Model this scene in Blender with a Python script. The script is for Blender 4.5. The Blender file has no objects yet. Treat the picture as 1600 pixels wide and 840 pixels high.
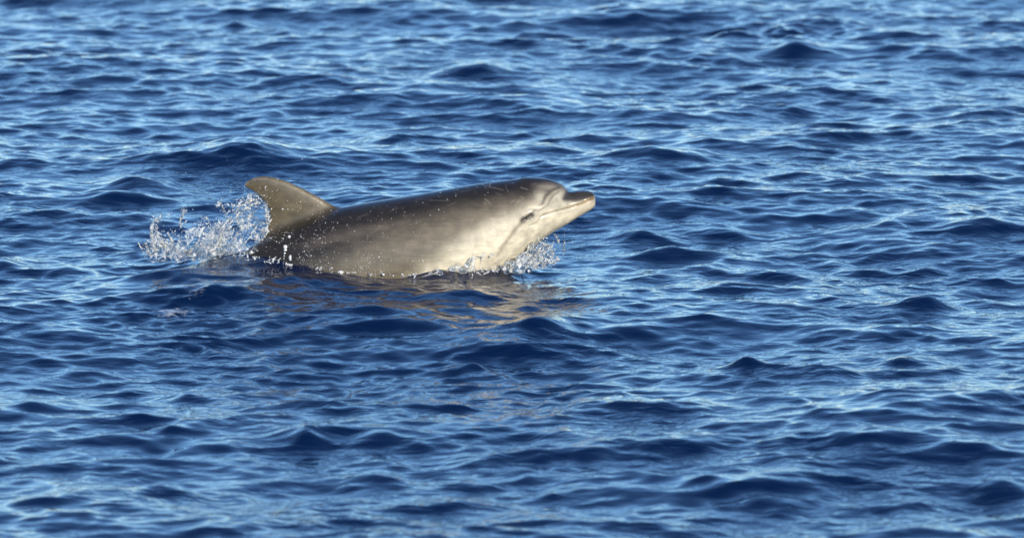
import bpy, bmesh, math
import numpy as np
from mathutils import Vector

R = math.radians
rng = np.random.default_rng(11)
scene = bpy.context.scene
col = scene.collection

# ------------------------------------------------------------------ camera
CAM_D, CAM_H = 38.0, 5.5                      # telephoto shot from a boat deck
cam_pos = np.array([0.0, -CAM_D, CAM_H])
slant = math.hypot(CAM_D, CAM_H)
FOCAL = 36.0 * slant / 4.571                  # 4.57 m across at the dolphin
cam_d = bpy.data.cameras.new('camera')
cam = bpy.data.objects.new('camera', cam_d)
col.objects.link(cam)
cam.location = cam_pos
cam.rotation_euler = Vector((0, CAM_D, -CAM_H)).to_track_quat('-Z', 'Y').to_euler()
cam_d.sensor_width = 36.0
cam_d.lens = FOCAL
cam_d.clip_start = 0.5
cam_d.clip_end = 12000
cam_d.dof.use_dof = True
cam_d.dof.focus_distance = slant - 0.2
cam_d.dof.aperture_fstop = 4.0
scene.camera = cam

# ------------------------------------------------------------------ sky, sun, exposure
SUN_EL, SUN_AZ = R(21), R(156)                # behind the camera, a little to the right (azimuth clockwise from +Y)
world = bpy.data.worlds.new('World')
scene.world = world
world.use_nodes = True
wn, wl = world.node_tree.nodes, world.node_tree.links
bg = wn['Background']
sky = wn.new('ShaderNodeTexSky')
sky.sky_type = 'NISHITA'
sky.sun_disc = False
sky.sun_elevation = SUN_EL
sky.sun_rotation = SUN_AZ
sky.air_density = 1.05
sky.dust_density = 0.0
sky.ozone_density = 7.0
wl.new(sky.outputs[0], bg.inputs[0])
bg.inputs[1].default_value = 0.15
sun_d = bpy.data.lights.new('sun', 'SUN')
sun = bpy.data.objects.new('sun', sun_d)
col.objects.link(sun)
sd = Vector((math.sin(SUN_AZ) * math.cos(SUN_EL), math.cos(SUN_AZ) * math.cos(SUN_EL), math.sin(SUN_EL)))
sun.rotation_euler = sd.to_track_quat('Z', 'Y').to_euler()
sun.location = (5, -15, 12)
sun_d.energy = 2.8
sun_d.angle = R(0.53)
sun_d.color = (1.0, 0.86, 0.63)
scene.view_settings.view_transform = 'Standard'
scene.view_settings.look = 'None'
scene.view_settings.gamma = 1.0
scene.view_settings.exposure = 0.6

# ------------------------------------------------------------------ helpers
fwd = np.array([0.0, CAM_D, -CAM_H]) / slant
right = np.array([1.0, 0, 0])
up = np.cross(right, fwd)
FPX = 1600 * FOCAL / 36.0


def ray(px, py):
    d = fwd + right * ((px - 800) / FPX) + up * ((420 - py) / FPX)
    return d


def on_y(px, py, y=0.0):
    """photo pixel -> point on the vertical plane through the dolphin, moved y towards +Y"""
    d = ray(px, py)
    t = (y - cam_pos[1]) / d[1]
    return cam_pos + d * t


def on_sea(px, py, z=0.0):
    d = ray(px, py)
    t = (z - cam_pos[2]) / d[2]
    return cam_pos + d * t


def sstep(a, b, x):
    t = np.clip((x - a) / (b - a), 0, 1)
    return t * t * (3 - 2 * t)


def link(o, parent=None):
    col.objects.link(o)
    if parent is not None:
        o.parent = parent
    return o


def mesh_from(name, V, F, smooth=True):
    """V (n,3) array, F list of index arrays all of one size (k,3) or (k,4)"""
    V = np.asarray(V, dtype=np.float32)
    if not isinstance(F, (list, tuple)):
        F = [F]
    me = bpy.data.meshes.new(name)
    nl = sum(f.size for f in F)
    nf = sum(len(f) for f in F)
    me.vertices.add(len(V))
    me.vertices.foreach_set('co', V.ravel())
    me.loops.add(nl)
    me.loops.foreach_set('vertex_index', np.concatenate([f.ravel() for f in F]).astype(np.int32))
    me.polygons.add(nf)
    tot = np.concatenate([np.full(len(f), f.shape[1], np.int32) for f in F])
    start = np.concatenate([[0], np.cumsum(tot)[:-1]]).astype(np.int32)
    me.polygons.foreach_set('loop_start', start)
    me.update(calc_edges=True)
    me.validate()
    if smooth:
        me.polygons.foreach_set('use_smooth', np.ones(len(me.polygons), bool))
    me.update()
    return me


def grid_faces(nr, nc, wrap=False):
    r = np.arange(nr - 1)[:, None]
    if wrap:
        c = np.arange(nc)[None, :]
        c2 = (c + 1) % nc
    else:
        c = np.arange(nc - 1)[None, :]
        c2 = c + 1
    return np.stack([r * nc + c, r * nc + c2, (r + 1) * nc + c2, (r + 1) * nc + c], -1).reshape(-1, 4)


def vnoise(p, scale, seed=0):
    """smooth value noise, p (n,3) -> 0..1"""
    q = p * scale
    i = np.floor(q).astype(np.int64)
    f = q - i
    f = f * f * (3 - 2 * f)
    out = 0

    def h(ix, iy, iz):
        n = (ix * 374761393 + iy * 668265263 + iz * 2147483647 + seed * 974711) & 0xffffffff
        n = ((n ^ (n >> 13)) * 1274126177) & 0xffffffff
        return ((n ^ (n >> 16)) & 0xffff) / 65535.0
    for dx in (0, 1):
        for dy in (0, 1):
            for dz in (0, 1):
                w = (f[:, 0] if dx else 1 - f[:, 0]) * (f[:, 1] if dy else 1 - f[:, 1]) * (f[:, 2] if dz else 1 - f[:, 2])
                out = out + w * h(i[:, 0] + dx, i[:, 1] + dy, i[:, 2] + dz)
    return out


def fbm(p, scale, seed=0, oct=3):
    s, a, t = 0, 1.0, 0
    for k in range(oct):
        s = s + a * vnoise(p, scale * 2 ** k, seed + k)
        t += a
        a *= 0.5
    return s / t


def new_mat(name):
    m = bpy.data.materials.new(name)
    m.use_nodes = True
    return m, m.node_tree.nodes, m.node_tree.links, m.node_tree.nodes['Principled BSDF']


# ------------------------------------------------------------------ materials
def sea_material():
    m, n, l, p = new_mat('sea_water')
    p.inputs['Base Color'].default_value = (0.0007, 0.0095, 0.042, 1)
    p.inputs['Roughness'].default_value = 0.02
    p.inputs['IOR'].default_value = 1.333
    tc = n.new('ShaderNodeTexCoord')
    # fine ripples, longer along x than y, in two layers
    mp = n.new('ShaderNodeMapping')
    mp.inputs['Rotation'].default_value = (0, 0, R(12))
    mp.inputs['Scale'].default_value = (0.55, 1.0, 1)
    l.new(tc.outputs['Object'], mp.inputs[0])
    n1 = n.new('ShaderNodeTexNoise')
    n1.inputs['Scale'].default_value = 17
    n1.inputs['Detail'].default_value = 2
    n1.inputs['Roughness'].default_value = 0.5
    n1.inputs['Distortion'].default_value = 0.5
    l.new(mp.outputs[0], n1.inputs['Vector'])
    # patches where wind ruffles the surface more
    n2 = n.new('ShaderNodeTexNoise')
    n2.inputs['Scale'].default_value = 0.9
    n2.inputs['Detail'].default_value = 2
    l.new(tc.outputs['Object'], n2.inputs['Vector'])
    mr = n.new('ShaderNodeMapRange')
    mr.inputs[1].default_value = 0.35
    mr.inputs[2].default_value = 0.7
    mr.inputs[3].default_value = 0.25
    mr.inputs[4].default_value = 1.0
    l.new(n2.outputs[0], mr.inputs[0])
    b = n.new('ShaderNodeBump')
    b.inputs['Distance'].default_value = 0.013
    l.new(mr.outputs[0], b.inputs['Strength'])
    l.new(n1.outputs[0], b.inputs['Height'])
    al = n.new('ShaderNodeAttribute')
    al.attribute_name = 'lost'
    m4 = n.new('ShaderNodeMapping')
    m4.inputs['Scale'].default_value = (0.6, 1.0, 1)
    l.new(tc.outputs['Object'], m4.inputs[0])
    n4 = n.new('ShaderNodeTexNoise')
    n4.inputs['Scale'].default_value = 1.6
    n4.inputs['Detail'].default_value = 5
    n4.inputs['Distortion'].default_value = 0.4
    l.new(m4.outputs[0], n4.inputs['Vector'])
    b2 = n.new('ShaderNodeBump')
    b2.inputs['Distance'].default_value = 0.22
    l.new(al.outputs['Fac'], b2.inputs['Strength'])
    l.new(n4.outputs[0], b2.inputs['Height'])
    l.new(b.outputs[0], b2.inputs['Normal'])
    l.new(b2.outputs[0], p.inputs['Normal'])
    # foam lying on the surface
    at = n.new('ShaderNodeAttribute')
    at.attribute_name = 'foam'
    nf = n.new('ShaderNodeTexNoise')
    nf.inputs['Scale'].default_value = 16
    nf.inputs['Detail'].default_value = 5
    nf.inputs['Roughness'].default_value = 0.65
    nf.inputs['Distortion'].default_value = 1.2
    l.new(tc.outputs['Object'], nf.inputs['Vector'])
    ad = n.new('ShaderNodeMath')
    ad.operation = 'ADD'
    l.new(at.outputs['Fac'], ad.inputs[0])
    l.new(nf.outputs[0], ad.inputs[1])
    m2 = n.new('ShaderNodeMapRange')
    m2.inputs[1].default_value = 0.95
    m2.inputs[2].default_value = 1.2
    l.new(ad.outputs[0], m2.inputs[0])
    fo = n.new('ShaderNodeBsdfPrincipled')
    fo.inputs['Base Color'].default_value = (0.72, 0.76, 0.78, 1)
    fo.inputs['Roughness'].default_value = 0.6
    mx = n.new('ShaderNodeMixShader')
    l.new(m2.outputs[0], mx.inputs[0])
    l.new(p.outputs[0], mx.inputs[1])
    l.new(fo.outputs[0], mx.inputs[2])
    l.new(mx.outputs[0], n['Material Output'].inputs[0])
    return m


def skin_material():
    m, n, l, p = new_mat('wet_dolphin_skin')
    at = n.new('ShaderNodeAttribute')
    at.attribute_name = 'pigment'
    tc = n.new('ShaderNodeTexCoord')
    nz = n.new('ShaderNodeTexNoise')
    nz.inputs['Scale'].default_value = 22
    nz.inputs['Detail'].default_value = 6
    l.new(tc.outputs['Object'], nz.inputs['Vector'])
    mr = n.new('ShaderNodeMapRange')
    mr.inputs[1].default_value = 0.3
    mr.inputs[2].default_value = 0.7
    mr.inputs[3].default_value = 0.78
    mr.inputs[4].default_value = 1.16
    l.new(nz.outputs[0], mr.inputs[0])
    mx = n.new('ShaderNodeMix')
    mx.data_type = 'RGBA'
    mx.blend_type = 'MULTIPLY'
    mx.inputs[0].default_value = 1.0
    l.new(at.outputs['Color'], mx.inputs[6])
    l.new(mr.outputs[0], mx.inputs[7])
    ms = n.new('ShaderNodeMapping')
    ms.inputs['Rotation'].default_value = (0, R(9), 0)
    ms.inputs['Scale'].default_value = (5, 30, 30)
    l.new(tc.outputs['Object'], ms.inputs[0])
    ns = n.new('ShaderNodeTexNoise')
    ns.inputs['Scale'].default_value = 2.2
    ns.inputs['Detail'].default_value = 7
    ns.inputs['Roughness'].default_value = 0.6
    l.new(ms.outputs[0], ns.inputs['Vector'])
    m3 = n.new('ShaderNodeMapRange')
    m3.inputs[1].default_value = 0.3
    m3.inputs[2].default_value = 0.7
    m3.inputs[3].default_value = 0.84
    m3.inputs[4].default_value = 1.14
    l.new(ns.outputs[0], m3.inputs[0])
    mx2 = n.new('ShaderNodeMix')
    mx2.data_type = 'RGBA'
    mx2.blend_type = 'MULTIPLY'
    mx2.inputs[0].default_value = 1.0
    l.new(mx.outputs[2], mx2.inputs[6])
    l.new(m3.outputs[0], mx2.inputs[7])
    l.new(mx2.outputs[2], p.inputs['Base Color'])
    rr = n.new('ShaderNodeMapRange')
    rr.inputs[1].default_value = 0.35
    rr.inputs[2].default_value = 0.65
    rr.inputs[3].default_value = 0.32
    rr.inputs[4].default_value = 0.52
    l.new(ns.outputs[0], rr.inputs[0])
    l.new(rr.outputs[0], p.inputs['Roughness'])
    p.inputs['IOR'].default_value = 1.4
    p.inputs['Coat Weight'].default_value = 0.45
    p.inputs['Coat Roughness'].default_value = 0.14
    p.inputs['Coat IOR'].default_value = 1.33
    nb = n.new('ShaderNodeTexNoise')
    nb.inputs['Scale'].default_value = 90
    nb.inputs['Detail'].default_value = 3
    l.new(tc.outputs['Object'], nb.inputs['Vector'])
    b = n.new('ShaderNodeBump')
    b.inputs['Strength'].default_value = 0.25
    b.inputs['Distance'].default_value = 0.002
    l.new(nb.outputs[0], b.inputs['Height'])
    l.new(b.outputs[0], p.inputs['Normal'])
    return m


def splash_material(name, white_lo, white_hi, scale=30, clear=(0.93, 0.97, 1.0)):
    """clear water mixed with white aerated water by noise"""
    m, n, l, p = new_mat(name)
    p.inputs['Base Color'].default_value = (*clear, 1)
    p.inputs['Roughness'].default_value = 0.02
    p.inputs['IOR'].default_value = 1.333
    p.inputs['Transmission Weight'].default_value = 1.0
    w = n.new('ShaderNodeBsdfPrincipled')
    w.inputs['Base Color'].default_value = (0.92, 0.92, 0.90, 1)
    w.inputs['Roughness'].default_value = 0.25
    w.inputs['IOR'].default_value = 1.333
    tr = n.new('ShaderNodeBsdfTranslucent')
    tr.inputs[0].default_value = (0.85, 0.89, 0.92, 1)
    mw = n.new('ShaderNodeMixShader')
    mw.inputs[0].default_value = 0.3
    l.new(w.outputs[0], mw.inputs[1])
    l.new(tr.outputs[0], mw.inputs[2])
    tc = n.new('ShaderNodeTexCoord')
    nz = n.new('ShaderNodeTexNoise')
    nz.inputs['Scale'].default_value = scale
    nz.inputs['Detail'].default_value = 6
    nz.inputs['Roughness'].default_value = 0.65
    nz.inputs['Distortion'].default_value = 1.5
    l.new(tc.outputs['Object'], nz.inputs['Vector'])
    mr = n.new('ShaderNodeMapRange')
    mr.inputs[1].default_value = white_lo
    mr.inputs[2].default_value = white_hi
    l.new(nz.outputs[0], mr.inputs[0])
    mx = n.new('ShaderNodeMixShader')
    l.new(mr.outputs[0], mx.inputs[0])
    l.new(p.outputs[0], mx.inputs[1])
    l.new(mw.outputs[0], mx.inputs[2])
    l.new(mx.outputs[0], n['Material Output'].inputs[0])
    return m


def plain(name, rgb, rough=0.4):
    m, n, l, p = new_mat(name)
    tc = n.new('ShaderNodeTexCoord')
    nz = n.new('ShaderNodeTexNoise')
    nz.inputs['Scale'].default_value = 120
    l.new(tc.outputs['Object'], nz.inputs['Vector'])
    cr = n.new('ShaderNodeMix')
    cr.data_type = 'RGBA'
    cr.inputs[6].default_value = (*[c * 0.8 for c in rgb], 1)
    cr.inputs[7].default_value = (*[c * 1.15 for c in rgb], 1)
    l.new(nz.outputs[0], cr.inputs[0])
    l.new(cr.outputs[2], p.inputs['Base Color'])
    p.inputs['Roughness'].default_value = rough
    return m


MAT_SEA = sea_material()
MAT_SKIN = skin_material()
MAT_SHEET = splash_material('splash_sheet_water', 0.51, 0.65, 34)
MAT_FOAM = splash_material('white_aerated_water', 0.12, 0.40, 60)
MAT_DROP = splash_material('droplet_water', 0.35, 0.6, 45)
MAT_EYE = plain('dark_wet_eye', (0.012, 0.01, 0.008), 0.08)

# ------------------------------------------------------------------ the sea: one sheet of real waves out to the horizon


def axis_fine(lo, hi, step_fn, out_lo, out_hi, growth=1.08):
    a = [lo]
    while a[-1] < hi:
        a.append(a[-1] + step_fn(a[-1]))
    s = step_fn(hi)
    b = a[-1]
    tail = []
    while b < out_hi:
        s *= growth
        b += s
        tail.append(b)
    s = step_fn(lo)
    b = a[0]
    head = []
    while b > out_lo:
        s *= growth
        b -= s
        head.append(b)
    return np.array(head[::-1] + a + tail)


def y_step(y):
    d = y + CAM_D
    return float(np.clip(0.5 * d * d / (FPX * 0.64 * CAM_H), 0.0105, 0.03))


ax = axis_fine(-4.6, 4.6, lambda x: 0.0175, -4000, 4000)
ay = axis_fine(-7.6, 14.0, y_step, -60, 6000)
gx = np.gradient(ax)
gy = np.gradient(ay)
NX, NY = len(ax), len(ay)


def wave_set(n, lmin, lmax, slope, dir0, spread, seed, power=0.0):
    """random directional waves: unit-variance amplitudes scaled so that the rms slope is as given"""
    r = np.random.default_rng(seed)
    lam = np.exp(r.uniform(math.log(lmin), math.log(lmax), n))
    k = 2 * math.pi / lam
    th = dir0 + spread * r.standard_normal(n)
    sl = (lam / lmax) ** power * (0.4 + r.random(n))
    sl *= slope / math.sqrt((sl ** 2).sum() / 2)
    return k, th, sl / k, r.uniform(0, 2 * math.pi, n), lam


def eval_waves(sets, chop):
    H = np.zeros((NY, NX), np.float32)
    DX = np.zeros((NY, NX), np.float32)
    DY = np.zeros((NY, NX), np.float32)
    for (k, th, a, ph, lam) in sets:
        cx, cy = np.cos(th), np.sin(th)
        wx = sstep(1.6, 4.0, lam[None, :] / gx[:, None])
        wy = sstep(1.6, 4.0, lam[None, :] / gy[:, None])
        ex = (np.exp(1j * ax[:, None] * (k * cx)[None, :]) * wx).astype(np.complex64)
        ey = (np.exp(1j * (ay[:, None] * (k * cy)[None, :] + ph[None, :])) * wy).astype(np.complex64)
        H += ((ey * a.astype(np.float32)) @ ex.T).real
        DX += ((ey * (a * cx).astype(np.float32)) @ ex.T).imag
        DY += ((ey * (a * cy).astype(np.float32)) @ ex.T).imag
    return H, -chop * DX, -chop * DY


DIR = R(-98)
H, DX, DY = eval_waves([
    wave_set(250, 2.2, 7.0, 0.032, DIR, R(22), 3),
    wave_set(500, 0.7, 2.2, 0.052, DIR + R(8), R(38), 4),
    wave_set(700, 0.25, 0.7, 0.086, DIR - R(6), R(48), 5),
    wave_set(700, 0.09, 0.25, 0.104, DIR, R(60), 6),
], 1.0)
hc, cxd, cyd = eval_waves([wave_set(500, 0.06, 0.2, 0.30, DIR, R(90), 8)], 0.6)   # confused chop, used only where water is torn up

GX, GY = np.meshgrid(ax, ay)
GX = GX.astype(np.float32)
GY = GY.astype(np.float32)


def gauss_at(px, py, wx, wy):
    p = on_sea(px, py)
    return np.exp(-((GX - p[0]) / wx) ** 2 - ((GY - p[1]) / wy) ** 2)


# calmer next to the animal's body, torn up round the splashes
calm = 1 - 0.25 * np.exp(-((GX + 0.45) / 1.0) ** 4 - ((GY + 0.1) / 0.75) ** 2)
H *= calm
DX *= calm
DY *= calm
torn = np.zeros_like(GX)
for (px, py, wx, wy, s) in [(300, 395, 0.35, 0.5, 0.9), (400, 418, 0.35, 0.35, 0.6), (540, 440, 0.4, 0.4, 0.5), (740, 445, 0.4, 0.4, 0.45), (770, 420, 0.26, 0.28, 1.0), (660, 425, 0.2, 0.18, .5), (260, 490, 0.5, 0.7, 0.55),
                            (600, 575, 0.6, 0.6, 0.5), (1220, 52, 0.35, 0.5, 1.0), (840, 610, 0.5, 0.6, 0.5),
                            (330, 520, 0.7, 0.9, 0.4)]:
    torn = np.maximum(torn, s * gauss_at(px, py, wx, wy))
H += hc * torn
DX += cxd * torn
DY += cyd * torn

# single steep crests that the photograph shows: (x, y of the crest, width, height of its near face, tilt)
CRESTS = [
    (760, 525, 420, 30, -.02), (330, 455, 300, 30, 0), (390, 240, 150, 34, 0), (222, 283, 120, 22, 0.02), (190, 305, 130, 18, .03), (640, 214, 150, 16, 0), (735, 100, 170, 26, 0),
    (370, 32, 40, 12, 0), (60, 80, 120, 12, 0), (1240, 70, 90, 26, 0), (1150, 52, 80, 12, 0), (1226, 44, 60, 14, 0),
    (1400, 52, 170, 10, 0), (500, 120, 160, 18, 0), (1180, 130, 130, 14, 0), (1010, 190, 120, 10, 0), (1290, 190, 140, 10, 0),
    (1030, 245, 160, 22, -.04), (880, 235, 100, 14, -.03), (1310, 215, 140, 10, 0), (1540, 175, 140, 12, 0), (1570, 105, 100, 12, 0),
    (1290, 245, 90, 8, 0), (1520, 275, 110, 12, 0), (1120, 305, 90, 10, 0), (1540, 350, 150, 22, 0), (1000, 355, 140, 20, 0),
    (1050, 380, 230, 22, 0), (1450, 405, 90, 16, 0), (1510, 415, 150, 14, 0), (1130, 350, 130, 16, 0), (1450, 465, 100, 26, 0),
    (1175, 565, 80, 20, 0), (1285, 575, 120, 14, 0), (1400, 560, 90, 12, 0), (850, 505, 120, 28, -.03), (580, 480, 240, 22, 0),
    (485, 440, 200, 22, 0), (300, 425, 180, 24, 0), (110, 415, 120, 16, 0), (15, 400, 80, 22, 0), (740, 455, 160, 20, 0),
    (600, 502, 200, 16, 0), (930, 620, 180, 24, -.02), (1010, 630, 180, 22, -.04), (860, 690, 260, 26, 0), (1030, 690, 220, 16, 0),
    (500, 545, 110, 14, 0), (720, 555, 90, 16, 0), (300, 600, 170, 14, 0), (200, 640, 200, 14, 0), (470, 620, 150, 16, 0),
    (690, 625, 150, 12, 0), (120, 560, 150, 16, 0), (50, 620, 100, 14, 0), (280, 660, 110, 14, 0), (475, 672, 60, 16, 0),
    (580, 672, 60, 14, 0), (570, 700, 130, 14, 0), (580, 722, 130, 22, 0), (150, 745, 180, 30, .02), (250, 745, 120, 18, 0),
    (60, 770, 140, 16, 0), (1200, 740, 200, 22, 0), (1310, 735, 200, 14, 0), (1200, 765, 130, 20, 0), (1420, 760, 160, 20, 0),
    (1350, 690, 160, 16, 0), (1500, 700, 140, 18, 0), (1560, 630, 110, 14, 0), (1550, 745, 110, 20, 0), (980, 832, 120, 22, 0),
    (830, 790, 200, 14, 0), (560, 800, 160, 14, 0), (350, 820, 180, 16, 0), (1440, 820, 180, 16, 0), (680, 770, 140, 14, 0),
    (1420, 510, 130, 12, 0), (1220, 420, 120, 14, 0), (1000, 510, 110, 12, 0), (930, 460, 200, 18, 0), (1080, 495, 130, 10, 0),
]
cr = np.random.default_rng(5)
for (px, py, w, hh, tilt) in CRESTS:
    p = on_sea(px, py + 0.45 * hh)      # the crest stands above the level sea
    sc = FPX / np.linalg.norm(p - cam_pos)
    ln = hh / sc / 0.50
    amp = 0.33 * ln
    wu = 0.40 * w / sc
    ang = math.atan2(tilt, 1) * 5 + cr.normal() * 0.12
    rad = max(3 * wu, 6 * ln)
    i0, i1 = np.searchsorted(ax, [p[0] - rad, p[0] + rad])
    j0, j1 = np.searchsorted(ay, [p[1] - rad, p[1] + rad])
    sl_ = (slice(j0, j1), slice(i0, i1))
    ex_, ey_ = GX[sl_] - p[0], GY[sl_] - p[1]
    u = ex_ * math.cos(ang) + ey_ * math.sin(ang)
    v = -ex_ * math.sin(ang) + ey_ * math.cos(ang)
    v = v + 0.3 * (u * u) / max(wu, .05) * cr.uniform(-.6, .8)
    pr = np.where(v < 0, np.exp(-(v / ln) ** 2), np.exp(-np.abs(v / (1.9 * ln)) ** 1.6)) * np.exp(-(u / wu) ** 2)
    H[sl_] += amp * pr
    DY[sl_] += -0.35 * amp * pr

# a broad trough in front of the animal, its far slope turned to the camera
H -= 0.065 * gauss_at(330, 545, 2.4, 1.0) + 0.03 * gauss_at(820, 560, 1.5, 1.0)
# water heaped up against the animal's chest and side
for (px, py, a, wx, wy) in [(690, 428, 0.045, 0.12, 0.10), (760, 424, 0.055, 0.10, 0.10), (800, 420, 0.04, 0.07, 0.12), (390, 419, 0.09, 0.24, 0.24), (460, 424, 0.03, 0.2, 0.2),
                            (330, 400, 0.03, 0.25, 0.25), (850, 415, 0.025, 0.1, 0.15)]:
    H += a * gauss_at(px, py, wx, wy)

foam = np.zeros_like(GX)
for (px, py, wx, wy, s) in [(320, 398, 0.26, 0.35, 0.62), (420, 405, 0.10, 0.2, 0.62), (270, 490, 0.12, 0.22, 0.58), (200, 462, 0.08, 0.2, 0.54), (790, 418, 0.17, 0.22, 0.62),
                            (850, 410, 0.12, 0.2, 0.5), (300, 470, .2, .3, .46), (1225, 48, 0.10, 0.2, 0.40),
                            (450, 412, .12, .1, .55)]:
    foam = np.maximum(foam, s * gauss_at(px, py, wx, wy))

V = np.stack([GX + DX, GY + DY, H], -1).reshape(-1, 3)
sea_me = mesh_from('sea', V, grid_faces(NY, NX))
lost = sstep(0.03, 0.16, np.maximum(gx[None, :], gy[:, None]))
la = sea_me.attributes.new('lost', 'FLOAT', 'POINT')       # where the sheet is too coarse for the short waves, relief takes over
la.data.foreach_set('value', np.broadcast_to(lost, GX.shape).ravel().astype(np.float32))
fa = sea_me.attributes.new('foam', 'FLOAT', 'POINT')
fa.data.foreach_set('value', foam.ravel().astype(np.float32))
sea_me.materials.append(MAT_SEA)
sea = link(bpy.data.objects.new('sea', sea_me))
sea['kind'] = 'structure'
sea['label'] = 'deep blue open sea with small steep wind waves'


def sea_z(x, y):
    i = int(np.clip(np.searchsorted(ax, x), 1, NX - 1))
    j = int(np.clip(np.searchsorted(ay, y), 1, NY - 1))
    return float(H[j, i])


# ------------------------------------------------------------------ the dolphin
def catmull(P, n):
    P = np.asarray(P, float)
    m = len(P)
    t = np.linspace(0, m - 1, n)
    i = np.clip(t.astype(int), 0, m - 2)
    f = (t - i)[:, None]
    p0 = P[np.clip(i - 1, 0, m - 1)]
    p1, p2 = P[i], P[i + 1]
    p3 = P[np.clip(i + 2, 0, m - 1)]
    return 0.5 * (2 * p1 + (p2 - p0) * f + (2 * p0 - 5 * p1 + 4 * p2 - p3) * f ** 2 + (3 * p1 - p0 - 3 * p2 + p3) * f ** 3)


# (top x, top y, bottom x, bottom y, half width m, fullness) along the body, side view
ST = [
    (930, 310, 930.5, 317, .010, 2.0),
    (929, 304.5, 929.5, 322, .026, 2.1),
    (925.5, 300.3, 924, 327, .038, 2.2),
    (917, 298.4, 913, 333.5, .047, 2.3),
    (906, 298.2, 901, 340.5, .054, 2.3),
    (896, 299.0, 890, 347.5, .062, 2.3),
    (889.5, 299.2, 881, 352.8, .070, 2.2),
    (886, 295.5, 872, 358, .083, 2.1),
    (878, 288, 861, 364.5, .100, 2.0),
    (862, 281, 847, 374, .120, 2.0),
    (843, 277.8, 832, 386, .136, 2.0),
    (824, 277.2, 815, 400, .151, 2.05),
    (803, 280.2, 797, 417, .164, 2.1),
    (775, 283.8, 770, 440, .180, 2.1),
    (740, 288.5, 738, 456, .198, 2.1),
    (700, 295.5, 702, 471, .213, 2.1),
    (655, 303.5, 660, 484, .225, 2.1),
    (605, 311.5, 613, 493, .230, 2.1),
    (560, 318.5, 570, 498, .228, 2.1),
    (520, 327, 532, 500, .220, 2.1),
    (480, 340, 495, 501, .205, 2.05),
    (438, 358, 456, 501, .183, 2.0),
    (398, 381, 418, 504, .156, 2.0),
    (357, 405, 380, 510, .126, 2.0),
    (318, 432, 340, 519, .098, 2.0),
    (285, 461, 302, 532, .072, 2.0),
    (240, 485, 253, 544, .050, 2.0),
    (205, 502, 214, 551, .034, 2.0),
    (185, 514, 190, 548, .020, 2.0),
]
ST = np.array(ST, float)
tops = np.array([on_y(a, b) for a, b in ST[:, :2]])
bots = np.array([on_y(a, b) for a, b in ST[:, 2:4]])
full = np.concatenate([tops, bots, ST[:, 4:6]], 1)
NR, NS = 420, 96
rings = catmull(full, NR)
th = np.linspace(0, 2 * np.pi, NS, endpoint=False)
V = []
for r in rings:
    t, b, w, e = r[0:3], r[3:6], max(r[6], .002), r[7]
    c = t * 0.5 + b * 0.5
    half = (t - b) * 0.5
    cs, sn = np.cos(th), np.sin(th)
    k = 2.0 / e
    yy = w * np.sign(cs) * np.abs(cs) ** k
    zz = np.sign(sn) * np.abs(sn) ** k
    # widest a little below the middle on the trunk
    pt = c[None, :] + half[None, :] * zz[:, None]
    pt[:, 1] = yy * (1 - 0.10 * zz)
    V.append(pt)
V = np.concatenate(V)
F4 = grid_faces(NR, NS, wrap=True)
V = np.concatenate([V, [V[:NS].mean(0)], [V[-NS:].mean(0)]])
i0, i1 = len(V) - 2, len(V) - 1
j = np.arange(NS)
cap0 = np.stack([np.full(NS, i0), (j + 1) % NS, j], 1)
cap1 = np.stack([np.full(NS, i1), (NR - 1) * NS + j, (NR - 1) * NS + (j + 1) % NS], 1)
parts = [(V, [F4, np.concatenate([cap0, cap1])])]


def foil(lead, trail, thick, n=60, m=24, sharp=0.55):
    """blade between two 3-D edge curves; thick (base, tip) metres, offset direction = local normal"""
    A, B = catmull(lead, n), catmull(trail, n)
    span = np.gradient((A + B) / 2, axis=0)
    V = []
    for q in range(n):
        ch = B[q] - A[q]
        nn = np.cross(ch, span[q])
        nn = nn / (np.linalg.norm(nn) + 1e-9)
        s = q / (n - 1)
        tk = thick[0] * (1 - s) ** 0.8 + thick[1]
        tk *= min(1.0, 0.15 + 3.5 * (1 - s)) if s > .75 else 1
        u = np.concatenate([np.linspace(0, 1, m), np.linspace(1, 0, m)[1:-1]])
        u2 = u ** 1.6
        prof = 1.9 * np.sqrt(np.clip(u2, 0, 1)) * (1 - u2) ** 0.75 * 0.75 + 0.04
        sg = np.concatenate([np.ones(m), -np.ones(m - 2)])
        sg[0] = 0
        sg[m - 1] = 0
        V.append(A[q][None, :] + ch[None, :] * u2[:, None] + nn[None, :] * (sg * prof * tk * 0.5)[:, None])
    k = 2 * m - 2
    V = np.concatenate(V)
    Fq = grid_faces(n, k, wrap=True)
    V = np.concatenate([V, [V[:k].mean(0)], [V[-k:].mean(0)]])
    a, b = len(V) - 2, len(V) - 1
    j = np.arange(k)
    return V, [Fq, np.concatenate([np.stack([np.full(k, a), (j + 1) % k, j], 1),
                                   np.stack([np.full(k, b), (n - 1) * k + j, (n - 1) * k + (j + 1) % k], 1)])]


lead = [on_y(*q) for q in [(566, 352), (545, 334), (526, 321.5), (505, 310.5), (480, 298), (455, 286), (432, 278), (412, 275.2), (397, 277.5), (386, 283), (381.5, 288)]]
trail = [on_y(*q) for q in [(394, 410), (403, 385), (415, 361), (420.5, 345), (420.5, 332), (416, 319), (408, 309), (399, 301.5), (391, 296.5), (385, 293.5), (381.8, 290)]]
parts.append(foil(lead, trail, (0.062, 0.012)))
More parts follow.
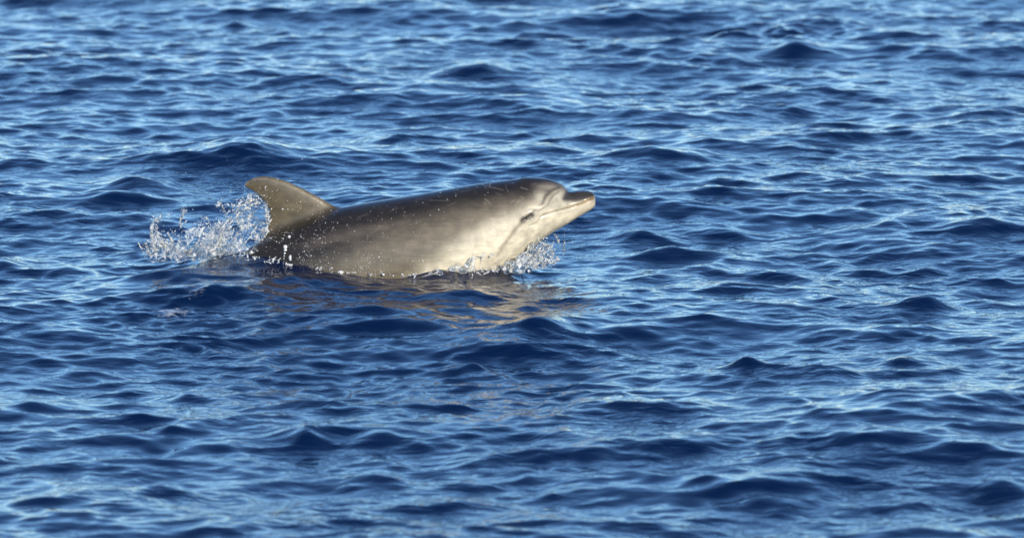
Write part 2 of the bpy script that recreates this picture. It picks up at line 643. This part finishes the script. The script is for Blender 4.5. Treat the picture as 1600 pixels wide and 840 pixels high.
# flippers: rooted low on the chest, swept back along the waterline
for s in (-1, 1):
    b = on_y(790, 405)
    lead = [b + np.array(v) for v in [(0.05, s * .06, -.03), (0.02, s * .15, -.045), (-.05, s * .22, -.055), (-.13, s * .285, -.07), (-.20, s * .33, -.085), (-.25, s * .35, -.095)]]
    trail = [b + np.array(v) for v in [(-.13, s * .06, -.06), (-.12, s * .15, -.07), (-.155, s * .21, -.075), (-.195, s * .27, -.085), (-.235, s * .32, -.09), (-.255, s * .345, -.097)]]
    parts.append(foil(lead, trail, (0.045, 0.008)))
    f0 = on_y(190, 530)
    lead = [f0 + np.array(v) for v in [(0.14, 0, 0.01), (0.09, s * .06, 0.0), (0.0, s * .16, -.03), (-.10, s * .25, -.06), (-.17, s * .31, -.08)]]
    trail = [f0 + np.array(v) for v in [(-.02, 0, -.03), (-.05, s * .06, -.035), (-.08, s * .15, -.05), (-.13, s * .24, -.07), (-.175, s * .305, -.083)]]
    parts.append(foil(lead, trail, (0.04, 0.007)))

Vs, Fq, Ft, off = [], [], [], 0
for v, fs in parts:
    Vs.append(v)
    Fq.append(fs[0] + off)
    Ft.append(fs[1] + off)
    off += len(v)
raw = mesh_from('raw', np.concatenate(Vs), [np.concatenate(Fq), np.concatenate(Ft)])
bm = bmesh.new()
bm.from_mesh(raw)
bmesh.ops.recalc_face_normals(bm, faces=bm.faces)
bm.to_mesh(raw)
bm.free()
tmp = link(bpy.data.objects.new('raw', raw))
md = tmp.modifiers.new('union', 'REMESH')
md.mode = 'VOXEL'
md.voxel_size = 0.0042
dg = bpy.context.evaluated_depsgraph_get()
body_me = bpy.data.meshes.new_from_object(tmp.evaluated_get(dg))
bpy.data.objects.remove(tmp)
bpy.data.meshes.remove(raw)

# smooth the skin, most where fins meet the trunk
nv = len(body_me.vertices)
co = np.zeros(nv * 3, np.float32)
body_me.vertices.foreach_get('co', co)
co = co.reshape(-1, 3).astype(np.float64)
ed = np.zeros(len(body_me.edges) * 2, np.int32)
body_me.edges.foreach_get('vertices', ed)
ed = ed.reshape(-1, 2)
deg = np.bincount(ed.ravel(), minlength=nv)[:, None]


def lap(c):
    s = np.zeros_like(c)
    for a in range(3):
        s[:, a] = np.bincount(ed[:, 0], c[ed[:, 1], a], nv) + np.bincount(ed[:, 1], c[ed[:, 0], a], nv)
    return s / deg


finroot = [on_y(*q) for q in [(545, 326), (520, 330), (490, 340), (460, 352), (430, 368), (410, 382)]] + [on_y(770, 425) + np.array([0, s * .15, 0]) for s in (-1, 1)]
wgt = np.zeros(nv)
for f in finroot:
    wgt = np.maximum(wgt, np.exp(-(((co - f) / np.array([0.09, 0.07, 0.055])) ** 2).sum(1)))
for it in range(46):
    w = np.where(it < 3, 0.6, np.clip(wgt * 1.1, 0, 1) * 0.85)[:, None]
    co = co * (1 - w) + lap(co) * w


# side-view coordinates of the photograph for a point of the skin (pigment runs the same on both flanks)
TAN = CAM_H / CAM_D
p00, p10 = on_y(0, 420), on_y(1600, 420)
q0, q1 = on_y(800, 420), on_y(800, 220)
dsz = (q1[2] - q0[2]) / 200


def side_px(c):
    return 800 + c[:, 0] / ((p10[0] - p00[0]) / 1600), 420 - (c[:, 2] - np.abs(c[:, 1]) * TAN - q0[2]) / dsz


def seg_dist(px, py, pts):
    d = np.full(px.shape, 1e9)
    tt = np.zeros(px.shape)
    tot = len(pts) - 1
    for i in range(tot):
        (x0, y0), (x1, y1) = pts[i], pts[i + 1]
        vx, vy = x1 - x0, y1 - y0
        t = np.clip(((px - x0) * vx + (py - y0) * vy) / (vx * vx + vy * vy + 1e-9), 0, 1)
        dd = np.hypot(px - x0 - t * vx, py - y0 - t * vy)
        m = dd < d
        d[m] = dd[m]
        tt[m] = (i + t[m]) / tot
    return d, tt


MOUTH = [(927.5, 309), (921, 312), (915, 315.5), (903, 320), (890, 324), (880, 326.5), (871, 329), (859, 332.5), (850, 336), (843, 340)]
px, py = side_px(co)
# normals for the small relief
body_me.vertices.foreach_set('co', co.astype(np.float32).ravel())
body_me.update()
nor = np.zeros(nv * 3, np.float32)
body_me.vertex_normals.foreach_get('vector', nor)
nor = nor.reshape(-1, 3)
dm, _ = seg_dist(px, py, MOUTH)
lowers = np.abs(co[:, 1]) > 0.012
rel = -0.0035 * np.exp(-(dm / 1.4) ** 2) * np.where(px > 838, 1, 0)
lip = np.where((py > 0), np.exp(-((dm - 4) / 2.5) ** 2), 0) * 0.0006
rel += lip * (px > 850)
# crease between melon and beak running down and back
CREASE = [(888, 294), (884, 299), (879, 306), (872, 314), (864, 321)]
dc, tc_ = seg_dist(px, py, CREASE)
rel += -0.0015 * np.exp(-(dc / 5.0) ** 2) * (1 - tc_) * (np.abs(co[:, 1]) < .2)
# blowhole lip on top of the head, eye socket, throat crease
rel += 0.004 * np.exp(-(((px - 818) / 9) ** 2 + ((py - 278) / 8) ** 2)) - 0.004 * np.exp(-(((px - 801) / 6) ** 2 + ((py - 281) / 6) ** 2))
EYE = [(819, 343), (824, 341), (830, 337)]
de, _ = seg_dist(px, py, EYE)
rel += 0.0013 * np.exp(-((de - 6) / 3.5) ** 2) - 0.0025 * np.exp(-(de / 3.0) ** 2)
THR = [(815, 348), (808, 356), (801, 366), (793, 376), (785, 388), (778, 400)]
dt, tt = seg_dist(px, py, THR)
rel += -0.004 * np.exp(-(dt / 4) ** 2)
rel *= np.exp(-np.clip(np.abs(nor[:, 1]) < .15, 0, 1) * 1.0)
co = co + nor * rel[:, None]
body_me.vertices.foreach_set('co', co.astype(np.float32).ravel())

# pigment
nz = fbm(co, 9, 3)
nz2 = fbm(co, 28, 17)
wx_ = px + (nz - .5) * 10
wy_ = py + (nz - .5) * 10
C_CAPE = np.array([0.026, 0.020, 0.0145])
C_FLANK = np.array([0.160, 0.132, 0.090])
C_CREAM = np.array([0.70, 0.63, 0.48])
C_FIN = np.array([0.122, 0.097, 0.059])


def mixc(c, d, f):
    return c * (1 - f[:, None]) + d[None, :] * f[:, None]


def poly_y(xs, ys, x):
    return np.interp(x, xs, ys)


colr = np.tile(C_FLANK, (nv, 1))
# cape: dark along the back, spreading down the flank behind the middle
cape_y = poly_y([380, 440, 500, 560, 620, 700, 780, 830, 870, 890], [480, 445, 418, 388, 362, 334, 311, 303, 293, 290], wx_)
soft = poly_y([400, 560, 700, 880], [80, 72, 46, 18], px)
fc = 1 - sstep(cape_y - soft * .5, cape_y + soft * .5, wy_)
colr = mixc(colr, C_CAPE, fc)
# lighter smear along the rear flank
fs = np.exp(-((wy_ - poly_y([430, 560, 640], [395, 362, 350], px)) / 9) ** 2) * sstep(440, 520, px) * (1 - sstep(600, 660, px))
colr = mixc(colr, np.array([0.15, 0.12, 0.09]), fs * .55)
# pale chest and throat
d1 = (wx_ - 640) * 0.50 + (wy_ - 425) * 0.866
cr_y = poly_y([560, 620, 680, 740, 790, 830, 860, 900, 935], [485, 452, 412, 370, 343, 326, 318, 316, 310], wx_)
f = sstep(cr_y - 26, cr_y + 26, wy_) * sstep(520, 640, px)
colr = mixc(colr, C_CREAM, f)
colr = mixc(colr, C_CREAM * .9, sstep(468, 500, py) * sstep(300, 450, px))
# fin
finm = (1 - sstep(-12, 12, py - poly_y([380, 415, 440, 470, 500, 528, 545], [380, 366, 356, 346, 336, 324, 300], px))) * (px < 560)
colr = mixc(colr, C_FIN * 1.0, finm)
colr = colr * (1 + (finm * (nz2 - .5) * .5))[:, None]
# head: grey melon, pale band, stripes from eye to melon
colr = mixc(colr, np.array([0.30, 0.26, 0.20]), np.exp(-(((px - 855) / 16) ** 2 + ((py - 292) / 6) ** 2)) * .75)
colr = mixc(colr, C_CREAM * .85, np.exp(-(((px - 844) / 9) ** 2 + ((py - 309) / 10) ** 2)) * .7)
colr = mixc(colr, C_CREAM * .8, np.exp(-(((px - 872) / 10) ** 2 + ((py - 306) / 11) ** 2)) * .8)
for pts, wd, s in [([(833, 331), (840, 325), (847, 319), (852, 307), (858, 300), (866, 295.5), (873, 293)], 2.7, .88),
                   ([(840, 331), (848, 325), (856, 320), (860, 311), (866, 304), (873, 299)], 1.5, .6),
                   ([(826, 352), (836, 348), (846, 340), (850, 334)], 1.2, .4)]:
    d_, _ = seg_dist(px, py, pts)
    colr = mixc(colr, np.array([0.085, 0.07, 0.055]), s * np.exp(-(d_ / wd) ** 2))
d_, t_ = seg_dist(px, py, THR)
colr = mixc(colr, np.array([0.13, 0.10, 0.07]), .65 * np.exp(-(d_ / 3.2) ** 2) * (1 - .35 * t_))
d_, _ = seg_dist(px, py, [(818, 343.5), (823, 341.5), (830, 336.5)])
colr = mixc(colr, np.array([0.035, 0.028, 0.022]), .97 * np.exp(-(d_ / 6.0) ** 3))
colr = mixc(colr, np.array([0.42, 0.38, 0.31]), .8 * np.exp(-(((px - 838) / 4.5) ** 2 + ((py - 332.5) / 3.2) ** 2)))
# upper beak dark, lips ochre
fb = (1 - sstep(-3, 4, py - poly_y([872, 880, 900, 924, 930], [302, 313, 315, 310.5, 307], px))) * sstep(878, 888, px + (py - 300) * .6)
colr = mixc(colr, np.array([0.034, 0.027, 0.022]), fb * .95)
fl = np.exp(-((dm - 1.0) / 1.8) ** 2) * sstep(868, 918, px)
colr = mixc(colr, np.array([0.42, 0.27, 0.10]), fl * .6)
colr = mixc(colr, np.array([0.10, 0.06, 0.03]), np.exp(-(dm / 1.0) ** 2) * .75 * (px > 840))
colr = mixc(colr, np.array([0.16, 0.10, 0.05]), .7 * sstep(.55, .8, nz2) * np.exp(-(((px - 921) / 7) ** 2 + ((py - 318) / 5) ** 2)))
# old tooth scratches and scuffs
SCR = [((755, 289), (786, 297), .55), ((791, 287), (791, 295), .4), ((814, 293), (824, 296), .8), ((758, 311), (767, 319), .8), ((756, 316), (760, 319), .7),
       ((813, 307), (820, 311), .7), ((797, 318), (803, 313), .6), ((805, 322), (809, 316), .6), ((810, 314), (815, 312.5), .6), ((672, 313), (702, 313.5), .5),
       ((650, 312), (664, 310), .35), ((610, 330), (622, 326), .35), ((720, 300), (735, 297), .3), ((690, 345), (704, 350), .25), ((735, 350), (742, 338), .3),
       ((640, 352), (658, 345), .3), ((560, 340), (575, 334), .3), ((700, 322), (712, 316), .3), ((775, 302), (783, 304), .4), ((393, 280), (419, 279), .6),
       ((395, 279), (404, 277.5), .5), ((462, 293), (474, 297), .5), ((830, 288), (838, 286), .35), ((840, 358), (850, 352), .25), ((585, 362), (600, 352), .3)]
for a, b, s in SCR:
    d_, _ = seg_dist(px, py, [a, b])
    colr = mixc(colr, np.array([0.50, 0.45, 0.36]), s * 0.32 * np.exp(-(d_ / .75) ** 2))
colr = mixc(colr, np.array([0.03, 0.025, 0.02]), .8 * np.exp(-(((px - 392) / 1.6) ** 2 + ((py - 286) / 1.6) ** 2)))
colr = mixc(colr, np.array([0.75, 0.72, 0.65]), .8 * np.exp(-(((px - 382) / 2.2) ** 2 + ((py - 287) / 2.2) ** 2)))
colr *= (0.9 + 0.2 * nz2)[:, None]
ca = body_me.attributes.new('pigment', 'FLOAT_COLOR', 'POINT')
ca.data.foreach_set('color', np.concatenate([np.clip(colr, 0, 1), np.ones((nv, 1))], 1).astype(np.float32).ravel())
body_me.materials.clear()
body_me.materials.append(MAT_SKIN)
body_me.polygons.foreach_set('use_smooth', np.ones(len(body_me.polygons), bool))
body_me.name = 'body'
body_me.update()

dolphin = link(bpy.data.objects.new('dolphin', None))
dolphin.location = (0, 0, 0)
dolphin['label'] = 'grey dolphin with curved dorsal fin leaping head-up out of blue sea'
dolphin['category'] = 'dolphin'
body = link(bpy.data.objects.new('body', body_me), dolphin)
body['label'] = 'wet brown-grey skin with dark back and cream throat'

# ------------------------------------------------------------------ droplets
ICO = {}
for sub in (1, 2):
    bm = bmesh.new()
    bmesh.ops.create_icosphere(bm, subdivisions=sub, radius=1.0)
    bm.verts.ensure_lookup_table()
    ICO[sub] = (np.array([v.co[:] for v in bm.verts]), np.array([[v.index for v in f.verts] for f in bm.faces]))
    bm.free()


def rand_rot(r, n):
    q = r.standard_normal((n, 4))
    q /= np.linalg.norm(q, axis=1)[:, None]
    w, x, y, z = q.T
    return np.stack([np.stack([1 - 2 * (y * y + z * z), 2 * (x * y - w * z), 2 * (x * z + w * y)], -1),
                     np.stack([2 * (x * y + w * z), 1 - 2 * (x * x + z * z), 2 * (y * z - w * x)], -1),
                     np.stack([2 * (x * z - w * y), 2 * (y * z + w * x), 1 - 2 * (x * x + y * y)], -1)], 1)


def blobs(name, P, rad, mat, parent, sub=1, squash=0.35, seed=1):
    """many small drops as one mesh"""
    r = np.random.default_rng(seed)
    b, f = ICO[sub]
    n = len(P)
    s = rad[:, None] * np.exp(r.normal(0, squash, (n, 3)))
    v = b[None] * s[:, None, :]
    v = np.einsum('nij,nvj->nvi', rand_rot(r, n), v) + P[:, None, :]
    F = f[None] + (np.arange(n) * len(b))[:, None, None]
    me = mesh_from(name, v.reshape(-1, 3), F.reshape(-1, 3))
    me.materials.append(mat)
    o = link(bpy.data.objects.new(name, me), parent)
    o['kind'] = 'stuff'
    return o


# eyes
for s in (-1, 1):
    e = on_y(823, 342)
    cand = co[(np.hypot(px - 822, py - 341.5) < 2) & (co[:, 1] * s > 0)]
    c = cand.mean(0)
    bmv, bmf = ICO[2]
    ang = math.atan2(6, 11)
    loc = bmv * np.array([0.0095, 0.007, 0.0058])
    rot = np.stack([loc[:, 0] * math.cos(ang) - loc[:, 2] * math.sin(ang), loc[:, 1], loc[:, 0] * math.sin(ang) + loc[:, 2] * math.cos(ang)], 1)
    me = mesh_from('eye', rot + c - np.array([0, s * .004, 0]), bmf)
    me.materials.append(MAT_EYE)
    link(bpy.data.objects.new('eye', me), dolphin)

# beads of water clinging to the flank (thick near the waterline, thin on the fin)
r = np.random.default_rng(21)
vis = np.where((co[:, 1] < -0.004) & (py < 440) & (px < 880))[0]
w = 0.05 + 1.6 * np.exp(-((py[vis] - 420) / 22) ** 2) * sstep(420, 520, px[vis]) * (1 - sstep(600, 690, px[vis])) \
    + 0.22 * (px[vis] < 530) * (py[vis] < 395) + 0.10 * np.exp(-((px[vis] - 560) / 110) ** 2)
w *= fbm(co[vis], 14, 77) ** 3
w /= w.sum()
pick = r.choice(vis, 1300, p=w)
rad = np.exp(r.normal(math.log(0.00095), 0.45, len(pick)))
blobs('water_beads', co[pick], rad, MAT_FOAM, dolphin, 1, .35, 5)
# a few larger runs of foam on the rear flank
P, rd = [], []
for (x, y, s) in [(447, 386, .0085), (447.5, 391, .007), (446.5, 396, .0045), (445.5, 400, .0035), (445, 404, .003), (453, 370, .006), (454.5, 402, .0065), (456, 400, .005), (455, 405, .006)]:
    k = np.argmin(np.hypot(px - x, py - y) + (co[:, 1] > 0) * 1e3)
    P.append(co[k])
    rd.append(s)
blobs('foam_drip', np.array(P), np.array(rd), MAT_FOAM, dolphin, 2, .12, 6)


# ------------------------------------------------------------------ splashes
def empty(name, loc, label, cat, group=None):
    o = link(bpy.data.objects.new(name, None))
    o.location = loc
    o['label'] = label
    o['category'] = cat
    if group:
        o['group'] = group
    return o


def child_offset(o, parent):
    o.matrix_parent_inverse = parent.matrix_world.inverted()
    return o


def sheet(name, rows, y_of, mat, parent, nu, nv_, thr, seed, thick=0.004, rough=0.012):
    """torn sheet of water: rows = two edge curves in side view (bottom, top); y_of(u, v) = depth; holes by noise"""
    bot, top = catmull(np.array(rows[0], float), nu), catmull(np.array(rows[1], float), nu)
    U, Vv = np.meshgrid(np.linspace(0, 1, nu), np.linspace(0, 1, nv_), indexing='ij')
    Q = bot[:, None, :] * (1 - Vv[..., None]) + top[:, None, :] * Vv[..., None]
    Y = y_of(U, Vv)
    P = np.array([on_y(a, b, c) for a, b, c in zip(Q[..., 0].ravel(), Q[..., 1].ravel(), Y.ravel())])
    P += (np.stack([fbm(P, 12, seed + 31), fbm(P, 12, seed + 57), fbm(P, 12, seed + 83)], 1) - .5) * rough * 5
    P += (np.stack([fbm(P, 40, seed + 131), fbm(P, 40, seed + 157), fbm(P, 40, seed + 183)], 1) - .5) * rough * 2.2
    hole = fbm(P, 17, seed + 7, 4) + 0.10 * (np.stack([U, Vv], -1).reshape(-1, 2)[:, 1] - .5) + 0.45 * np.clip(Vv.ravel() - .7, 0, 1) + 1.2 * np.clip(.12 - U.ravel(), 0, 1) + 1.2 * np.clip(U.ravel() - .88, 0, 1)
    F = grid_faces(nu, nv_)
    keep = hole[F].mean(1) < thr
    F = F[keep]
    used = np.unique(F)
    mp = -np.ones(len(P), int)
    mp[used] = np.arange(len(used))
    P, F = P[used], mp[F]
    me = mesh_from(name, P, F)
    me.materials.append(mat)
    o = link(bpy.data.objects.new(name, me), parent)
    so = o.modifiers.new('thickness', 'SOLIDIFY')
    so.thickness = thick
    so.offset = 0
    sm = o.modifiers.new('soft', 'SUBSURF')
    sm.levels = sm.render_levels = 1
    return o


DROP_SCALE = 0.27


def cloud(specs, seed, ydef=0.0, yspread=0.05):
    """drops scattered round side-view spots: (x, y, spread x, spread y, count, radius m)"""
    r = np.random.default_rng(seed)
    P, rd = [], []
    for sp in specs:
        x, y, sx, sy, n, rad = sp[:6]
        n = int(n * (1.0 if rad > .0065 else 1.7 if rad > .002 else .9))
        yy = sp[6] if len(sp) > 6 else ydef
        ax_, ay_ = r.normal(0, 1, n) * sx, r.normal(0, 1, n) * sy
        for a, b in zip(ax_, ay_):
            P.append(on_y(x + a, y + b, yy + r.normal() * yspread))
            rd.append(rad * DROP_SCALE * (0.65 if rad > .0065 else 1) * math.exp(r.normal() * 0.5))
    return np.array(P), np.array(rd)


def torn_water(specs, mat, parent, seed, ydef=0.0, yspread=.04, voxel=0.0028):
    """strings and webs of water torn off the surface, fused into one ragged mass:
    (x, y, spread x, spread y, strings, drift x, drift y[, depth])"""
    r = np.random.default_rng(seed)
    P, rd = [], []
    for sp in specs:
        x, y, sx, sy, n, dx, dy = sp[:7]
        yy = sp[7] if len(sp) > 7 else ydef
        for _ in range(int(n * .8)):
            c = on_y(x + r.normal() * sx, y + r.normal() * sy, yy + r.normal() * yspread)
            d = np.array([dx, 0, -dy], float) + r.normal(0, 0.55, 3)
            d /= np.linalg.norm(d)
            m = int(r.integers(5, 16))
            r0 = r.uniform(.0018, .0040)
            for k in range(m):
                P.append(c.copy())
                rd.append(r0 * (1 - .75 * k / m) * math.exp(r.normal() * .2))
                d = d + r.normal(0, .35, 3)
                d /= np.linalg.norm(d)
                c = c + d * rd[-1] * 1.15
    o = blobs('torn_water', np.array(P), np.array(rd), mat, parent, 1, .15, seed)
    m = o.modifiers.new('fuse', 'REMESH')
    m.mode = 'VOXEL'
    m.voxel_size = voxel
    m.use_smooth_shade = True
    return o


tail_splash = empty('tail_splash', (0, 0, 0), 'white and glassy splash of water trailing behind the dorsal fin', 'splash')
child = sheet('water_sheet',
              [[(414, 392), (395, 398), (370, 402), (340, 403), (305, 404), (270, 404), (232, 403)],
               [(424, 338), (412, 308), (392, 303), (362, 328), (330, 350), (285, 366), (232, 398)]],
              lambda u, v: 0.02 - 0.10 * u + 0.06 * np.sin(u * 5) * v + 0.05 * v, MAT_SHEET, tail_splash, 130, 80, 0.53, 1)
sheet('water_sheet',
      [[(402, 398), (370, 404), (340, 406), (300, 408), (262, 408), (225, 404)],
       [(408, 350), (386, 338), (352, 352), (318, 362), (270, 376), (222, 400)]],
      lambda u, v: -0.09 - 0.06 * u + 0.04 * np.sin(u * 7 + 1) * v, MAT_SHEET, tail_splash, 120, 60, 0.47, 9)
P, rd = cloud([
    (400, 306, 8, 4, 60, .0035), (392, 314, 9, 6, 90, .004), (380, 322, 10, 6, 110, .0042), (416, 330, 2.5, 12, 90, .0035), (419, 345, 2.5, 9, 90, .004), (413, 362, 3.5, 8, 70, .0045),
    (405, 376, 5, 7, 40, .004), (345, 358, 9, 8, 130, .0055), (340, 372, 10, 7, 170, .006), (352, 385, 10, 6, 130, .006), (330, 392, 18, 5, 150, .0065), (310, 394, 16, 5, 120, .006),
    (285, 392, 12, 6, 100, .006), (262, 384, 9, 8, 110, .006), (246, 376, 6, 9, 110, .006), (240, 358, 3.5, 9, 80, .005), (248, 342, 6, 2.5, 24, .004), (238, 388, 10, 7, 110, .006),
    (283, 336, 3, 7, 26, .004), (287, 327, 4, 3, 10, .0035), (344, 318, 3, 4, 14, .004), (348, 326, 3, 5, 16, .004), (264, 335, 3, 4, 10, .0035), (318, 345, 6, 4, 30, .004),
    (310, 360, 12, 9, 70, .0038), (365, 345, 12, 12, 110, .0036), (385, 350, 14, 16, 120, .003), (270, 366, 7, 6, 34, .0045), (322, 375, 9, 9, 60, .005), (300, 380, 20, 10, 90, .0035),
    (361, 299, 2, 1.5, 4, .004), (375, 392, 12, 4, 70, .0045)], 41, 0.0, 0.055)
blobs('droplets', P, rd, MAT_DROP, tail_splash, 1, .4, 8)
torn_water([
    (345, 355, 7, 8, 40, -.3, -.8), (338, 372, 8, 7, 55, -.3, -.8), (350, 386, 9, 5, 45, -.2, -.6), (325, 396, 24, 3.5, 110, -.6, -.3), (262, 388, 8, 6, 45, -.5, -.7), (244, 374, 4, 9, 40, -.3, -.9),
    (240, 393, 10, 5, 55, -.8, -.4), (290, 396, 16, 4, 60, -.6, -.4), (392, 312, 9, 4, 40, -.9, .3), (376, 322, 10, 5, 36, -.8, .5), (418, 342, 2, 12, 50, -.1, -.9), (412, 364, 4, 7, 26, -.2, -.8),
    (244, 346, 4, 4, 12, .6, -.6), (284, 336, 2, 8, 10, .2, -.9), (345, 321, 2.5, 5, 9, -.4, -.8), (310, 366, 12, 8, 30, -.5, -.5), (368, 350, 12, 12, 34, -.6, .4), (300, 350, 18, 6, 8, 0, -.9),
    (414, 407, 8, 2, 22, -.5, -.2, -.15), (428, 409, 6, 2, 30, .5, -.1, -.16), (400, 404, 9, 2, 16, -.5, -.2, -.12), (376, 398, 12, 3, 40, -.6, -.3, -.06)], MAT_FOAM, tail_splash, 43)


def strands(lines, mat, parent, seed):
    """tapering threads of water drawn out of the splash, each a mesh of its own"""
    r = np.random.default_rng(seed)
    for (pts, y, r0, r1) in lines:
        c = np.array([on_y(a, b, y + r.normal() * .02) for a, b in catmull(np.array(pts, float), 22)])
        c += (np.stack([fbm(c, 30, seed + k) for k in (1, 2, 3)], 1) - .5) * .02
        t = np.linspace(0, 1, 22)
        rr = (r0 * (1 - t) + r1 * t) * (0.7 + 0.6 * fbm(c, 60, seed + 9)) * np.where(t > .96, .5, 1)
        tang = np.gradient(c, axis=0)
        tang /= np.linalg.norm(tang, axis=1)[:, None]
        s_ = np.cross(tang, np.array([0, 1.0, 0]))
        s_ /= np.linalg.norm(s_, axis=1)[:, None]
        q_ = np.cross(tang, s_)
        a_ = np.linspace(0, 2 * np.pi, 8, endpoint=False)
        v = c[:, None] + rr[:, None, None] * (s_[:, None] * np.cos(a_)[None, :, None] + q_[:, None] * np.sin(a_)[None, :, None])
        v = np.concatenate([v.reshape(-1, 3), c[:1], c[-1:]])
        j = np.arange(8)
        n = 22 * 8
        tri = np.concatenate([np.stack([np.full(8, n), (j + 1) % 8, j], 1), np.stack([np.full(8, n + 1), n - 8 + j, n - 8 + (j + 1) % 8], 1)])
        me = mesh_from('water_strand', v, [grid_faces(22, 8, wrap=True), tri])
        me.materials.append(mat)
        link(bpy.data.objects.new('water_strand', me), parent)


strands([
    ([(243, 392), (238, 375), (237, 358), (242, 345), (250, 341)], 0, .008, .004),
    ([(262, 394), (256, 380), (247, 372), (244, 362)], -.03, .009, .003),
    ([(274, 392), (268, 376), (262, 366)], .02, .007, .003),
    ([(281, 352), (282, 342), (285, 333), (290, 329)], 0, .004, .004),
    ([(352, 332), (349, 325), (345, 320), (341, 315)], 0, .004, .003),
    ([(330, 395), (340, 380), (347, 366), (352, 352), (362, 338)], -.04, .009, .003),
    ([(305, 396), (315, 384), (322, 372), (330, 360), (345, 347)], .02, .007, .003),
    ([(290, 396), (303, 385), (312, 372)], -.04, .007, .003),
    ([(418, 368), (421, 352), (421, 338), (416, 324), (407, 312), (396, 304)], .03, .005, .004),
    ([(409, 378), (417, 360), (419, 345), (417, 332)], -.02, .005, .003),
    ([(400, 312), (388, 316), (376, 323), (368, 332)], 0, .006, .003),
    ([(404, 318), (392, 321), (380, 328), (366, 342), (356, 356)], -.03, .005, .003),
    ([(398, 330), (384, 345), (372, 362), (366, 380)], 0, .004, .003),
    ([(408, 345), (394, 364), (380, 384)], -.02, .003, .003),
    ([(232, 398), (228, 386), (224, 380)], 0, .006, .003)], MAT_DROP, tail_splash, 61)

chest_splash = empty('chest_splash', (0, 0, 0), 'splash of white water and drops under the throat and chest', 'splash')
sheet('water_sheet',
      [[(660, 430), (720, 428), (770, 424), (805, 424), (835, 421), (862, 416)],
       [(660, 428.5), (720, 411), (765, 398), (800, 396), (832, 396), (864, 412)]],
      lambda u, v: -0.30 + 0.10 * u + 0.04 * v, MAT_SHEET, chest_splash, 120, 44, 0.50, 29)
sheet('water_sheet',
      [[(800, 424), (820, 424), (840, 421), (862, 416), (880, 412)],
       [(800, 420), (824, 390), (842, 374), (862, 380), (882, 408)]],
      lambda u, v: -0.10 + 0.03 * u - 0.03 * v, MAT_SHEET, chest_splash, 80, 44, 0.50, 37)
P, rd = cloud([
    (828, 400, 9, 7, 150, .005, -.1), (818, 410, 12, 5, 120, .005, -.14), (840, 392, 6, 8, 110, .0045, -.08), (846, 378, 6, 5, 50, .004, -.06), (852, 398, 8, 7, 70, .004, -.08), (862, 388, 5, 7, 45, .0035, -.05),
    (866, 405, 5, 5, 36, .0035, -.05), (790, 413, 14, 4, 60, .004, -.2), (762, 399, 14, 1.5, 30, .003, -.2), (770, 421, 20, 3, 40, .0035, -.25), (720, 422, 22, 3, 24, .003, -.26),
    (871, 372, 2, 2.5, 6, .004, -.03), (873, 379, 2, 2, 6, .0045, -.03), (882, 384, 1, 7, 14, .0035, -.03), (882, 366, 1, 4, 8, .003, -.03), (880, 354, 1.2, 5, 9, .003, -.02), (894, 378, 3, 2, 7, .003, -.02),
    (870, 364, 10, 6, 14, .0025, -.03), (845, 362, 8, 4, 12, .0025, -.03)], 47, -0.05, 0.03)
blobs('droplets', P, rd, MAT_DROP, chest_splash, 1, .4, 10)
torn_water([
    (826, 404, 8, 6, 60, .4, -.8, -.1), (838, 396, 6, 8, 50, .5, -.8, -.09), (814, 414, 12, 3.5, 55, .3, -.5, -.15), (784, 420, 18, 2.5, 45, .2, -.3, -.22), (764, 398, 8, 1.2, 14, -.4, .2, -.19),
    (850, 386, 6, 6, 20, .5, -.7, -.07), (860, 400, 6, 6, 20, .6, -.5, -.06), (730, 424, 22, 2, 26, -.5, -.1, -.26), (846, 410, 14, 2.5, 34, .6, -.3, -.1)], MAT_FOAM, chest_splash, 49, -.1, .02)

strands([
    ([(806, 416), (818, 402), (830, 390), (843, 376)], -.1, .007, .003),
    ([(820, 420), (834, 404), (842, 390), (847, 382)], -.12, .008, .003),
    ([(836, 418), (846, 404), (853, 390), (860, 380)], -.08, .006, .003),
    ([(848, 414), (858, 402), (866, 394)], -.06, .005, .003),
    ([(842, 378), (852, 381), (860, 387), (864, 396)], -.05, .004, .003),
    ([(882, 392), (881, 386), (883, 379)], -.03, .0035, .003),
    ([(866, 366), (871, 372), (874, 379)], -.03, .003, .003)], MAT_DROP, chest_splash, 67)

# thin line of froth where the flank cuts the surface
fl_ = torn_water([(455, 414, 14, 1.5, 14, -.8, 0, -.19), (500, 420, 18, 1.5, 30, -.8, 0, -.215), (545, 425, 18, 1.3, 24, -.8, 0, -.228), (600, 429, 22, 1.2, 16, -.8, 0, -.235), (650, 429, 16, 1.2, 16, .6, 0, -.232)],
                 MAT_FOAM, None, 71, -.2, .012)
fl_.name = 'froth_line'
fl_['label'] = 'thin line of froth where the dolphin flank meets the water'
fl_['category'] = 'froth'

# fine spray hanging in the air round and behind the animal
P, rd = cloud([(420, 240, 70, 20, 60, .0018), (500, 150, 160, 60, 70, .0018), (640, 90, 110, 50, 70, .0018), (700, 60, 60, 40, 40, .0018), (330, 300, 60, 20, 40, .002), (560, 300, 60, 20, 30, .0016)], 53, 0.1, 0.2)
sp = blobs('spray', P, rd, MAT_DROP, None, 1, .3, 12)
sp['label'] = 'fine spray of tiny drops hanging in the air above the splash'
sp['category'] = 'spray'
